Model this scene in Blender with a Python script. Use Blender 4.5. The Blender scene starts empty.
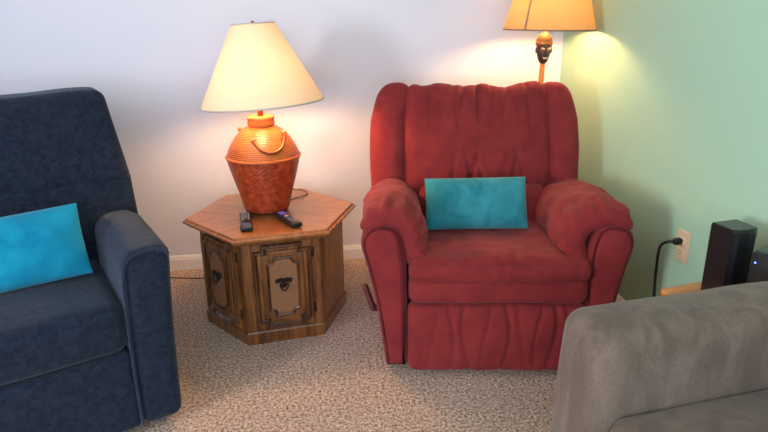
import bpy, bmesh, math, random
from mathutils import Vector, Matrix, noise
random.seed(7)
PI = math.pi
SC = bpy.context.scene
COL = SC.collection

# ------------------------------------------------------------------ camera
CAM_F, CAM_PITCH, CAM_ROLL, CAM_YAW, CAM_H = 602.4, math.radians(18.58), math.radians(-0.637), math.radians(7.79), 1.30
fw = Vector((math.sin(CAM_YAW)*math.cos(CAM_PITCH), math.cos(CAM_YAW)*math.cos(CAM_PITCH), -math.sin(CAM_PITCH)))
rt = Vector((math.cos(CAM_YAW), -math.sin(CAM_YAW), 0)); up = rt.cross(fw)
r2 = rt*math.cos(CAM_ROLL) + up*math.sin(CAM_ROLL); u2 = -rt*math.sin(CAM_ROLL) + up*math.cos(CAM_ROLL)
cd = bpy.data.cameras.new('camera'); cam = bpy.data.objects.new('camera', cd); COL.objects.link(cam)
cd.sensor_width = 36; cd.lens = CAM_F/768*36; cd.clip_start = 0.05
cam.matrix_world = Matrix(((r2.x,u2.x,-fw.x,0),(r2.y,u2.y,-fw.y,0),(r2.z,u2.z,-fw.z,CAM_H),(0,0,0,1)))
SC.camera = cam

# ------------------------------------------------------------------ world, daylight, exposure
SC.view_settings.view_transform = 'Standard'; SC.view_settings.look = 'None'
SC.view_settings.gamma = 1; SC.view_settings.use_curve_mapping = False
SC.view_settings.exposure = 0.0
w = bpy.data.worlds.new('world'); SC.world = w; w.use_nodes = True
w.node_tree.nodes['Background'].inputs[0].default_value = (0.62, 0.78, 1.0, 1)
w.node_tree.nodes['Background'].inputs[1].default_value = 1.0

def area(name, loc, target, sx, sy, power, color):
    d = bpy.data.lights.new(name, 'AREA'); d.shape = 'RECTANGLE'; d.size = sx; d.size_y = sy
    d.energy = power; d.color = color
    o = bpy.data.objects.new(name, d); COL.objects.link(o); o.location = loc
    o.rotation_euler = (Vector(target)-Vector(loc)).to_track_quat('-Z', 'Y').to_euler()
    return o
area('window_daylight_side', (-2.95, -0.75, 1.40), (0, -0.75+0.9, 1.2), 0.7, 0.9, 112, (0.85, 0.90, 1.0))
area('added_fill_front', (-0.3, -2.28, 1.45), (-0.3, 2, 1.15), 2.2, 1.4, 78, (0.68, 0.81, 1.0))  # added cool fill from behind the camera, no known source there

LAMP_W = 25.0     # table lamp bulb, emission strength factor
FLOOR_LAMP_W = 19.0

# ------------------------------------------------------------------ material helpers
def rgb(r, g, b):
    f = lambda c: ((c/255)/12.92 if c/255 <= 0.04045 else (((c/255)+0.055)/1.055)**2.4)
    return (f(r), f(g), f(b), 1)

class NT:
    def __init__(s, name):
        s.m = bpy.data.materials.new(name); s.m.use_nodes = True
        s.t = s.m.node_tree; s.b = s.t.nodes['Principled BSDF']
    def n(s, typ, **kw):
        nd = s.t.nodes.new(typ)
        for k, v in kw.items():
            if k.startswith('i_'):
                key = k[2:]; key = int(key) if key.isdigit() else key.replace('_', ' ')
                nd.inputs[key].default_value = v
            else: setattr(nd, k, v)
        return nd
    def l(s, a, b): s.t.links.new(a, b)
    def coord(s, scale=(1,1,1), out='Object'):
        tc = s.n('ShaderNodeTexCoord'); mp = s.n('ShaderNodeMapping'); mp.inputs['Scale'].default_value = scale
        s.l(tc.outputs[out], mp.inputs[0]); return mp.outputs[0]
    def noise(s, vec, scale, detail=3, rough=0.55, dist=0.0):
        nd = s.n('ShaderNodeTexNoise'); nd.inputs['Scale'].default_value = scale
        nd.inputs['Detail'].default_value = detail; nd.inputs['Roughness'].default_value = rough
        nd.inputs['Distortion'].default_value = dist
        s.l(vec, nd.inputs['Vector']); return nd.outputs['Fac']
    def ramp(s, fac, stops):
        r = s.n('ShaderNodeValToRGB'); e = r.color_ramp.elements
        while len(e) < len(stops): e.new(0.5)
        for k, (p, c) in enumerate(stops): e[k].position = p; e[k].color = c
        s.l(fac, r.inputs[0]); return r.outputs[0]
    def mix(s, fac, a, b, mode='MIX'):
        m = s.n('ShaderNodeMix', data_type='RGBA', blend_type=mode)
        if isinstance(fac, (int, float)): m.inputs[0].default_value = fac
        else: s.l(fac, m.inputs[0])
        for k, v in ((6, a), (7, b)):
            if isinstance(v, tuple): m.inputs[k].default_value = v
            else: s.l(v, m.inputs[k])
        return m.outputs[2]
    def bump(s, h, strength, dist=0.01, prev=None):
        b = s.n('ShaderNodeBump'); b.inputs['Strength'].default_value = strength; b.inputs['Distance'].default_value = dist
        s.l(h, b.inputs['Height'])
        if prev is not None: s.l(prev, b.inputs['Normal'])
        return b.outputs[0]
    def base(s, c):
        if isinstance(c, tuple): s.b.inputs['Base Color'].default_value = c
        else: s.l(c, s.b.inputs['Base Color'])
    def set(s, rough=0.5, metal=0.0, spec=0.5, sheen=0.0, sheen_tint=None, sheen_rough=0.5):
        s.b.inputs['Roughness'].default_value = rough; s.b.inputs['Metallic'].default_value = metal
        s.b.inputs['Specular IOR Level'].default_value = spec; s.b.inputs['Sheen Weight'].default_value = sheen
        s.b.inputs['Sheen Roughness'].default_value = sheen_rough
        if sheen_tint: s.b.inputs['Sheen Tint'].default_value = sheen_tint

def plain(name, c, rough=0.5, metal=0.0, spec=0.5):
    t = NT(name); t.base(c); t.set(rough, metal, spec)
    v = t.coord(); t.l(t.bump(t.noise(v, 180, 2), 0.06, 0.002), t.b.inputs['Normal'])
    return t.m

def fabric(name, lo, hi, nap_scale=7, weave=900, sheen=0.3, tint=(1,1,1,1), grain=0.5, weave_dist=0.0008, anis=(1,1,1)):
    t = NT(name); v = t.coord(anis)
    nap = t.noise(v, nap_scale, 4, 0.55, 0.8); fine = t.noise(v, weave, 2, 0.6)
    c = t.ramp(nap, [(0.36, lo), (0.64, hi)])
    c = t.mix(grain, c, t.ramp(fine, [(0.3, (0.45,0.45,0.45,1)), (0.7, (1.25,1.25,1.25,1))]), 'MULTIPLY')
    t.base(c); t.set(0.92, 0, 0.12, sheen, tint, 0.45)
    n1 = t.bump(nap, 0.25, 0.006); t.l(t.bump(fine, 0.5, weave_dist, n1), t.b.inputs['Normal'])
    return t.m

def wood(name, dark, mid, light, scale=1.0, axis=2, rough=0.32, coat=0.25):
    t = NT(name); s = [9*scale]*3; s[axis] = 1.1*scale
    v = t.coord(tuple(s)); g = t.noise(v, 3.0, 6, 0.6, 1.2); f = t.noise(v, 22, 4, 0.7, 0.4)
    c = t.ramp(g, [(0.28, dark), (0.5, mid), (0.72, light)])
    c = t.mix(0.45, c, t.ramp(f, [(0.35, (0.5,0.42,0.36,1)), (0.6, (1.1,1.1,1.1,1))]), 'MULTIPLY')
    t.base(c); t.set(rough, 0, 0.5); t.b.inputs['Coat Weight'].default_value = coat; t.b.inputs['Coat Roughness'].default_value = 0.2
    t.l(t.bump(f, 0.12, 0.002), t.b.inputs['Normal'])
    return t.m

M = {}
def wall_mat(name, c):
    t = NT(name); v = t.coord(); n = t.noise(v, 160, 3, 0.6)
    big = t.noise(v, 1.3, 2)
    t.base(t.mix(0.03, c, t.ramp(big, [(0.3, (0.7,0.7,0.7,1)), (0.7, (1,1,1,1))]), 'MULTIPLY')); t.set(0.6, 0, 0.3)
    t.l(t.bump(n, 0.12, 0.0015), t.b.inputs['Normal']); return t.m
M['white_wall'] = wall_mat('white_wall_paint', rgb(226, 224, 232))
M['green_wall'] = wall_mat('sage_green_wall_paint', rgb(172, 208, 176))
M['ceiling'] = wall_mat('ceiling_paint', rgb(236, 236, 234))
M['trim'] = plain('white_trim_paint', rgb(236, 230, 226), 0.4)

t = NT('speckled_carpet'); v = t.coord()
vor = t.n('ShaderNodeTexVoronoi', feature='F1'); vor.inputs['Scale'].default_value = 150; t.l(v, vor.inputs['Vector'])
f1 = t.noise(v, 95, 3, 0.75); f2 = t.noise(v, 260, 2, 0.6); f3 = t.noise(v, 5, 3)
c = t.ramp(f1, [(0.34, rgb(84, 60, 46)), (0.46, rgb(174, 142, 120)), (0.58, rgb(218, 190, 168)), (0.72, rgb(248, 230, 214))])
c = t.mix(0.7, c, t.ramp(f2, [(0.32, (0.42,0.39,0.37,1)), (0.6, (1.15,1.15,1.15,1))]), 'MULTIPLY')
c = t.mix(0.25, c, t.ramp(f3, [(0.35, (0.75,0.73,0.72,1)), (0.65, (1.08,1.08,1.08,1))]), 'MULTIPLY')
t.base(c); t.set(0.95, 0, 0.1, 0.2)
nb = t.bump(f1, 0.7, 0.006); nb = t.bump(vor.outputs['Distance'], 0.5, 0.004, nb); t.l(nb, t.b.inputs['Normal'])
M['carpet'] = t.m

M['red'] = fabric('dusty_red_microfibre', rgb(118, 38, 40), rgb(132, 45, 45), 11, 700, 0.16, (1.0, 0.5, 0.45, 1), 0.25)
M['red_dark'] = fabric('red_microfibre_welt', rgb(78, 24, 28), rgb(96, 30, 36), 9, 700, 0.1, (1.0, 0.5, 0.5, 1), 0.25)
M['blue'] = fabric('navy_chenille', rgb(24, 31, 46), rgb(38, 45, 60), 45, 420, 0.15, (0.75, 0.85, 1, 1), 0.7, 0.0016)
M['blue_welt'] = fabric('navy_piping', rgb(30, 36, 52), rgb(44, 52, 70), 30, 500, 0.2, (0.8, 0.9, 1, 1), 0.4)
M['grey'] = fabric('grey_textured_upholstery', rgb(98, 83, 71), rgb(117, 101, 88), 16, 500, 0.2, (1, 0.97, 0.93, 1), 0.5, 0.0014, (1, 1, 0.35))
M['teal'] = fabric('teal_plush', rgb(34, 112, 122), rgb(58, 138, 146), 9, 600, 0.25, (0.6, 1, 1, 1), 0.3)
M['turquoise'] = fabric('turquoise_plush', rgb(6, 116, 150), rgb(24, 142, 174), 6, 600, 0.25, (0.6, 0.95, 1, 1), 0.25)
M['wood'] = wood('walnut_stained_wood', rgb(66, 34, 12), rgb(122, 72, 30), rgb(158, 100, 46), 1.0, 2, 0.28, 0.5)
M['wood_dark'] = wood('dark_walnut_moulding', rgb(48, 24, 10), rgb(88, 50, 24), rgb(122, 76, 38), 1.0, 2, 0.2, 0.7)
M['wood_orange'] = wood('honey_side_table_wood', rgb(150, 88, 40), rgb(190, 122, 62), rgb(208, 146, 84), 1.0, 0)
M['lamp_pole'] = wood('bamboo_pole', rgb(150, 92, 40), rgb(190, 128, 66), rgb(214, 156, 90), 2.0, 2)
M['iron'] = plain('black_iron', rgb(34, 30, 30), 0.4, 0.6)
M['brass'] = plain('dark_brass', rgb(120, 92, 50), 0.35, 0.8)
M['black_plastic'] = plain('black_plastic', rgb(24, 24, 26), 0.35)
M['black_satin'] = plain('black_speaker_shell', rgb(30, 27, 27), 0.3)
M['black_rubber'] = plain('black_cord', rgb(16, 16, 18), 0.45)
M['dark_lever'] = plain('dark_maroon_lever', rgb(84, 28, 32), 0.5)
M['dark_base'] = plain('dark_base_metal', rgb(30, 26, 26), 0.6, 0.3)
M['ivory'] = plain('ivory_plastic', rgb(222, 196, 160), 0.4)
M['slot'] = plain('outlet_slot', rgb(60, 44, 34), 0.6)
M['white_cord'] = plain('off_white_cord', rgb(206, 196, 184), 0.5)
M['brown_cord'] = plain('brown_cord', rgb(112, 84, 66), 0.5)
M['button_grey'] = plain('grey_button', rgb(140, 132, 132), 0.5)
M['button_blue'] = plain('slate_button', rgb(58, 72, 108), 0.5)
M['button_purple'] = plain('purple_button', rgb(120, 92, 200), 0.5)
M['glass_dark'] = plain('glossy_dark_top', rgb(40, 46, 44), 0.12)
M['cap_straw'] = plain('straw_cap', rgb(104, 78, 34), 0.6)
M['carved_dark'] = plain('dark_carved_wood', rgb(58, 42, 30), 0.45)
M['bone'] = plain('bone_inlay', rgb(226, 208, 164), 0.5)

# veneer: grain turns in six wedges round the table centre
t = NT('wedge_veneer_top'); tc = t.n('ShaderNodeTexCoord'); sx = t.n('ShaderNodeSeparateXYZ'); t.l(tc.outputs['Object'], sx.inputs[0])
at = t.n('ShaderNodeMath', operation='ARCTAN2'); t.l(sx.outputs[1], at.inputs[0]); t.l(sx.outputs[0], at.inputs[1])
dv = t.n('ShaderNodeMath', operation='DIVIDE'); t.l(at.outputs[0], dv.inputs[0]); dv.inputs[1].default_value = PI/3
fl = t.n('ShaderNodeMath', operation='FLOOR'); t.l(dv.outputs[0], fl.inputs[0])
ml = t.n('ShaderNodeMath', operation='MULTIPLY_ADD'); t.l(fl.outputs[0], ml.inputs[0]); ml.inputs[1].default_value = -PI/3; ml.inputs[2].default_value = -PI/6
vr = t.n('ShaderNodeVectorRotate', rotation_type='Z_AXIS'); t.l(tc.outputs['Object'], vr.inputs['Vector']); t.l(ml.outputs[0], vr.inputs['Angle'])
mp = t.n('ShaderNodeMapping'); mp.inputs['Scale'].default_value = (1.2, 12, 4); t.l(vr.outputs[0], mp.inputs[0])
g = t.noise(mp.outputs[0], 3.2, 6, 0.6, 0.9); f = t.noise(mp.outputs[0], 24, 3, 0.7)
c = t.ramp(g, [(0.28, rgb(112, 60, 24)), (0.5, rgb(146, 90, 44)), (0.72, rgb(166, 108, 58))])
c = t.mix(0.4, c, t.ramp(f, [(0.35, (0.55,0.48,0.42,1)), (0.6, (1.08,1.08,1.08,1))]), 'MULTIPLY')
t.base(c); t.set(0.36, 0, 0.5); t.b.inputs['Coat Weight'].default_value = 0.35; t.b.inputs['Coat Roughness'].default_value = 0.25
M['veneer'] = t.m

# woven cane and woven rattan
t = NT('woven_cane'); v = t.coord((1,1,1), 'UV')
wa = t.n('ShaderNodeTexChecker'); wa.inputs['Scale'].default_value = 60; t.l(v, wa.inputs['Vector'])
wa.inputs['Color1'].default_value = rgb(176, 124, 82); wa.inputs['Color2'].default_value = rgb(112, 70, 42)
t.base(wa.outputs[0]); t.set(0.6); t.l(t.bump(wa.outputs[1], 0.5, 0.002), t.b.inputs['Normal'])
M['cane'] = t.m

def rattan(name, dark, mid, light, rows, cols, smooth=False):
    t = NT(name); v = t.coord((1,1,1), 'UV')
    if smooth:
        wv = t.n('ShaderNodeTexWave', wave_type='BANDS', bands_direction='Y'); wv.inputs['Scale'].default_value = rows
        wv.inputs['Distortion'].default_value = 0.08; wv.inputs['Detail'].default_value = 2; t.l(v, wv.inputs['Vector']); h = wv.outputs['Fac']
    else:
        br = t.n('ShaderNodeTexBrick'); br.inputs['Scale'].default_value = 1; br.inputs['Brick Width'].default_value = 1/cols
        br.inputs['Row Height'].default_value = 1/rows; br.inputs['Mortar Size'].default_value = 0.0035; br.inputs['Mortar Smooth'].default_value = 1.0
        br.inputs['Color1'].default_value = (1,1,1,1); br.inputs['Color2'].default_value = (0.75,0.75,0.75,1); br.inputs['Mortar'].default_value = (0,0,0,1)
        t.l(v, br.inputs['Vector']); h = br.outputs['Color']
    c = t.ramp(h, [(0.0, dark), (0.55, mid), (1.0, light)])
    n = t.noise(t.coord(), 30, 3); c = t.mix(0.35, c, t.ramp(n, [(0.3, (0.6,0.55,0.5,1)), (0.65, (1.1,1.1,1.1,1))]), 'MULTIPLY')
    t.base(c); t.set(0.34, 0, 0.5); t.l(t.bump(h, 0.5, 0.003), t.b.inputs['Normal'])
    return t.m
t = NT('red_brown_woven_rattan'); v = t.coord(); n = t.noise(v, 45, 3, 0.65)
t.base(t.ramp(n, [(0.3, rgb(108, 32, 12)), (0.5, rgb(158, 54, 22)), (0.7, rgb(184, 78, 38))])); t.set(0.3, 0, 0.6); t.b.inputs['Coat Weight'].default_value = 0.4
t.b.inputs['Coat Roughness'].default_value = 0.15; M['rattan_body'] = t.m
M['rattan_shoulder'] = rattan('honey_coiled_rattan', rgb(120, 56, 18), rgb(176, 92, 34), rgb(188, 106, 44), 7, 60, True)
M['rattan_rim'] = plain('rattan_rim', rgb(176, 88, 36), 0.4)

def shade_mat(name, c, trans, weave=500, glow=None):
    t = NT(name); v = t.coord(); n = t.noise(v, weave, 2)
    col = t.mix(0.10, c, t.ramp(n, [(0.3, (0.8,0.8,0.8,1)), (0.7, (1.05,1.05,1.05,1))]), 'MULTIPLY')
    t.base(col); t.set(0.8, 0, 0.1)
    tr = t.n('ShaderNodeBsdfTranslucent'); t.l(col, tr.inputs[0])
    mx = t.n('ShaderNodeMixShader'); mx.inputs[0].default_value = trans
    t.l(t.b.outputs[0], mx.inputs[1]); t.l(tr.outputs[0], mx.inputs[2])
    t.l(mx.outputs[0], t.t.nodes['Material Output'].inputs[0]); return t.m
M['white_shade'] = shade_mat('white_linen_shade', rgb(236, 209, 176), 0.058)
M['tan_shade'] = shade_mat('tan_parchment_shade', rgb(200, 152, 96), 0.115)
M['shade_trim'] = plain('grey_shade_trim', rgb(186, 178, 170), 0.7)
M['shade_seam'] = shade_mat('brown_shade_lacing', rgb(150, 120, 104), 0.12)
def glow(name, c, s):
    t = NT(name); t.base(c); t.b.inputs['Emission Color'].default_value = c; t.b.inputs['Emission Strength'].default_value = s; return t.m
M['bulb_table'] = glow('lit_bulb', (1.0, 0.62, 0.29, 1), LAMP_W*14)
M['bulb_floor'] = glow('lit_floor_lamp_bulb', (1.0, 0.64, 0.28, 1), FLOOR_LAMP_W*14)
M['led'] = glow('blue_led', (0.1, 0.2, 1.0, 1), 4)

# ------------------------------------------------------------------ mesh helpers
def mesh_obj(name, verts, faces, m, parent=None, smooth=True, uv=None):
    me = bpy.data.meshes.new(name); me.from_pydata([tuple(v) for v in verts], [], faces)
    if uv:
        lay = me.uv_layers.new(name='UVMap')
        for lp in me.loops: lay.data[lp.index].uv = uv[lp.vertex_index]
    me.materials.append(m)
    bm = bmesh.new(); bm.from_mesh(me); bmesh.ops.recalc_face_normals(bm, faces=bm.faces); bm.to_mesh(me); bm.free()
    for p in me.polygons: p.use_smooth = smooth
    o = bpy.data.objects.new(name, me); COL.objects.link(o)
    if parent is not None: o.parent = parent
    return o

def thing(name, label, cat, loc=(0,0,0), rz=0, group=None):
    o = bpy.data.objects.new(name, None); COL.objects.link(o); o.location = loc; o.rotation_euler = (0,0,rz)
    o.empty_display_size = 0.1
    return tag(o, label, cat, group)
def tag(o, label, cat, group=None):
    o['label'] = label; o['category'] = cat
    if group: o['group'] = group
    return o
def plabel(o, s): o['label'] = s; return o
def struct(o): o['kind'] = 'structure'; return o

def axis_pts(h, r, k, n):
    r = min(r, h*0.999); a = [-h + r*(1-math.cos(i/k*PI/2)) for i in range(k)]
    mid = [-(h-r) + 2*(h-r)*i/n for i in range(n+1)]
    return a + mid + [-x for x in reversed(a)]

def rbox(hx, hy, hz, r, n=(8,8,8), k=4, fn=None):
    """rounded box about the origin -> verts, faces; fn deforms each point"""
    X = [axis_pts(hx, r, k, n[0]), axis_pts(hy, r, k, n[1]), axis_pts(hz, r, k, n[2])]; H = (hx, hy, hz)
    verts, faces, key = [], [], {}
    def vid(p):
        kk = (round(p[0], 6), round(p[1], 6), round(p[2], 6))
        if kk not in key:
            inn = [max(-(H[i]-min(r, H[i]*0.999)), min(H[i]-min(r, H[i]*0.999), p[i])) for i in range(3)]
            d = Vector((p[0]-inn[0], p[1]-inn[1], p[2]-inn[2]))
            q = Vector(inn) + (d.normalized()*r if d.length > 1e-9 else d)
            key[kk] = len(verts); verts.append(q)
        return key[kk]
    for ax in range(3):
        a, b = (ax+1) % 3, (ax+2) % 3
        for s in (-1, 1):
            for i in range(len(X[a])-1):
                for j in range(len(X[b])-1):
                    q = []
                    for (ii, jj) in ((i,j),(i+1,j),(i+1,j+1),(i,j+1)):
                        p = [0,0,0]; p[ax] = s*H[ax]; p[a] = X[a][ii]; p[b] = X[b][jj]; q.append(vid(p))
                    if s < 0: q.reverse()
                    if len(set(q)) == 4: faces.append(q)
                    elif len(set(q)) == 3: faces.append(list(dict.fromkeys(q)))
    if fn: verts = [Vector(fn(v)) for v in verts]
    return verts, faces

def nz(p, s, seed=0.0): return noise.noise(Vector((p[0]*s+seed, p[1]*s-seed*1.7, p[2]*s+seed*0.3)))
def gauss(x, w): return math.exp(-(x/w)**2)

def catmull(P, n=8, closed=False):
    P = [Vector(p) for p in P]; out = []; N = len(P)
    for i in range(N if closed else N-1):
        if closed: a, b, c, d = P[(i-1) % N], P[i], P[(i+1) % N], P[(i+2) % N]
        else: a, b, c, d = P[max(i-1,0)], P[i], P[i+1], P[min(i+2,N-1)]
        for k in range(n):
            u = k/n
            out.append(0.5*((2*b) + (c-a)*u + (2*a-5*b+4*c-d)*u*u + (3*b-a-3*c+d)*u**3))
    if not closed: out.append(P[-1])
    return out

def tube(P, r, seg=8, closed=False, cap=True):
    P = [Vector(p) for p in P]; N = len(P); verts, faces = [], []
    R = r if isinstance(r, (list, tuple)) else [r]*N
    t0 = (P[1]-P[0]).normalized(); ref = Vector((0,0,1)) if abs(t0.z) < 0.9 else Vector((1,0,0)); nrm = (ref - t0*ref.dot(t0)).normalized()
    for i in range(N):
        a = P[(i-1) % N] if (closed or i > 0) else P[i]; b = P[(i+1) % N] if (closed or i < N-1) else P[i]
        tg = (b-a).normalized(); nrm = (nrm - tg*nrm.dot(tg)).normalized(); bn = tg.cross(nrm)
        for k in range(seg):
            a_ = 2*PI*k/seg; verts.append(P[i] + (nrm*math.cos(a_) + bn*math.sin(a_))*R[i])
    for i in range(N if closed else N-1):
        for k in range(seg):
            faces.append([i*seg+k, i*seg+(k+1) % seg, ((i+1) % N)*seg+(k+1) % seg, ((i+1) % N)*seg+k])
    if cap and not closed: faces += [list(range(seg))[::-1], [(N-1)*seg+k for k in range(seg)]]
    return verts, faces

def lathe(prof, seg=48, c=(0,0), cap=(True, True)):
    verts, faces, uv = [], [], []
    L = [0]
    for i in range(1, len(prof)): L.append(L[-1] + math.dist(prof[i], prof[i-1]))
    for i, (r, z) in enumerate(prof):
        for k in range(seg+1):
            a = 2*PI*k/seg; verts.append((c[0]+r*math.cos(a), c[1]+r*math.sin(a), z)); uv.append((k/seg, L[i]/max(L[-1],1e-6)))
    S = seg+1
    for i in range(len(prof)-1):
        for k in range(seg): faces.append([i*S+k, i*S+k+1, (i+1)*S+k+1, (i+1)*S+k])
    if cap[0]: faces.append([k for k in range(seg)][::-1])
    if cap[1]: faces.append([(len(prof)-1)*S+k for k in range(seg)])
    return verts, faces, uv

def merge(*parts):
    V, F = [], []
    for v, f in parts:
        o = len(V); V += [Vector(p) for p in v]; F += [[i+o for i in q] for q in f]
    return V, F
def xf(vf, fn): return [Vector(fn(p)) for p in vf[0]], vf[1]
def shift(vf, d): return xf(vf, lambda p: (p[0]+d[0], p[1]+d[1], p[2]+d[2]))

def offset_poly(P, d):
    """inset (d>0) a counter-clockwise polygon with mitred corners"""
    N = len(P); out = []
    for i in range(N):
        a, b, c = Vector(P[i-1]), Vector(P[i]), Vector(P[(i+1) % N])
        e1 = (b-a).normalized(); e2 = (c-b).normalized(); n1 = Vector((-e1.y, e1.x)); n2 = Vector((-e2.y, e2.x))
        m = n1 + n2; m = m/max(m.length_squared/2, 0.35)
        out.append(b + m*d)
    return out
def ring(P, prof):
    """sweep profile [(inset, height)] round polygon P -> verts in (u, v, w)"""
    N = len(P); verts, faces = [], []
    for d, h in prof:
        for q in offset_poly(P, d): verts.append(Vector((q[0], q[1], h)))
    for j in range(len(prof)-1):
        for i in range(N): faces.append([j*N+i, j*N+(i+1) % N, (j+1)*N+(i+1) % N, (j+1)*N+i])
    return verts, faces
def prism(P, prof, cap0=True, cap1=True):
    v, f = ring(P, prof); N = len(P)
    if cap0: f.append(list(range(N))[::-1])
    if cap1: f.append([(len(prof)-1)*N+i for i in range(N)])
    return v, f
def box(cx, cy, cz, sx, sy, sz, r=0.003):
    r = min(r, sx*0.49, sy*0.49, sz*0.49)
    return shift(rbox(sx/2, sy/2, sz/2, r, (1,1,1), 2), (cx, cy, cz))

# ------------------------------------------------------------------ setting
XL, XR, YF, YB, ZC = -2.90, 1.386, -2.20, 3.126, 2.42
def wallbox(name, x0, x1, y0, y1, z0, z1, m): return struct(mesh_obj(name, *box((x0+x1)/2, (y0+y1)/2, (z0+z1)/2, x1-x0, y1-y0, z1-z0, 0.0005), m, None, False))
wallbox('floor', XL-0.1, XR+0.1, YF-0.1, YB+0.1, -0.1, 0.0, M['carpet'])
wallbox('wall_back', XL-0.1, XR+0.1, YB, YB+0.1, 0, ZC, M['white_wall'])
wallbox('wall_right', XR, XR+0.1, YF-0.1, YB, 0, ZC, M['green_wall'])
wallbox('ceiling', XL-0.1, XR+0.1, YF-0.1, YB+0.1, ZC, ZC+0.1, M['ceiling'])
def holed_wall(name, horizontal, at, thick, a0, a1, h0, h1, z0, z1, m):
    bits = [(a0, h0, 0, ZC), (h1, a1, 0, ZC), (h0, h1, 0, z0), (h0, h1, z1, ZC)]; P = []
    for (p, q, za, zb) in bits:
        if horizontal: P.append(box((p+q)/2, at, (za+zb)/2, q-p, thick, zb-za, 0.0005))
        else: P.append(box(at, (p+q)/2, (za+zb)/2, thick, q-p, zb-za, 0.0005))
    return struct(mesh_obj(name, *merge(*P), m, None, False))
holed_wall('wall_left', False, XL-0.05, 0.1, YF-0.1, YB, -1.15, -0.35, 0.90, 1.95, M['white_wall'])
holed_wall('wall_front', True, YF-0.05, 0.1, XL, XR, -1.40, 0.80, 0.75, 2.15, M['white_wall'])
def window_frame(name, horizontal, at, h0, h1, z0, z1):
    P = []
    for (p, q, za, zb) in ((h0-0.05,h0,z0-0.05,z1+0.05),(h1,h1+0.05,z0-0.05,z1+0.05),(h0,h1,z0-0.05,z0),(h0,h1,z1,z1+0.05)):
        if horizontal: P.append(box((p+q)/2, at, (za+zb)/2, q-p, 0.03, zb-za))
        else: P.append(box(at, (p+q)/2, (za+zb)/2, 0.03, q-p, zb-za))
    struct(mesh_obj(name, *merge(*P), M['trim'], None, False))
window_frame('window_1', False, XL+0.016, -1.15, -0.35, 0.90, 1.95)
window_frame('added_fill_window', True, YF+0.016, -1.40, 0.80, 0.75, 2.15)  # unseen window added behind the camera to carry the fill light
BBP = [(0,0), (0,0.058), (0.004,0.066), (0.004,0.072), (0.012,0.080), (0.013,0.080)]   # (inset from face, height)
def baseboard(name, pts_fn, L0, L1):
    prof = [(0.013,0), (0.013,0.058), (0.010,0.064), (0.009,0.070), (0.004,0.078), (0.0,0.080), (0.0,0.0)]
    V, F = [], []; n = len(prof)
    for s in (L0, L1):
        for d, h in prof: V.append(pts_fn(s, d, h))
    for i in range(n): F.append([i, (i+1) % n, n+(i+1) % n, n+i])
    F += [list(range(n))[::-1], list(range(n, 2*n))]
    struct(mesh_obj(name, V, F, M['trim'], None, False))
baseboard('baseboard_back', lambda s, d, h: (s, YB-d, h), XL, XR-0.014)
baseboard('baseboard_right', lambda s, d, h: (XR-d, s, h), YF, YB)
baseboard('baseboard_left', lambda s, d, h: (XL+d, s, h), YF, YB-0.014)

# ------------------------------------------------------------------ red recliner
rec = thing('recliner_armchair', 'dusty red overstuffed recliner armchair with puffy arms in the room corner', 'armchair', (0.666, 1.867, 0), math.radians(-9.6))
# base under the chair
mesh_obj('base', *merge(box(0, 0.40, 0.035, 0.60, 0.60, 0.07, 0.01), box(-0.24, 0.40, 0.02, 0.08, 0.66, 0.04, 0.01), box(0.24, 0.40, 0.02, 0.08, 0.66, 0.04, 0.01)), M['dark_base'], rec)
# body under the seat
mesh_obj('seat_box', *shift(rbox(0.325, 0.33, 0.17, 0.03, (4,4,4), 3), (0, 0.42, 0.24)), M['red_dark'], rec)

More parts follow.
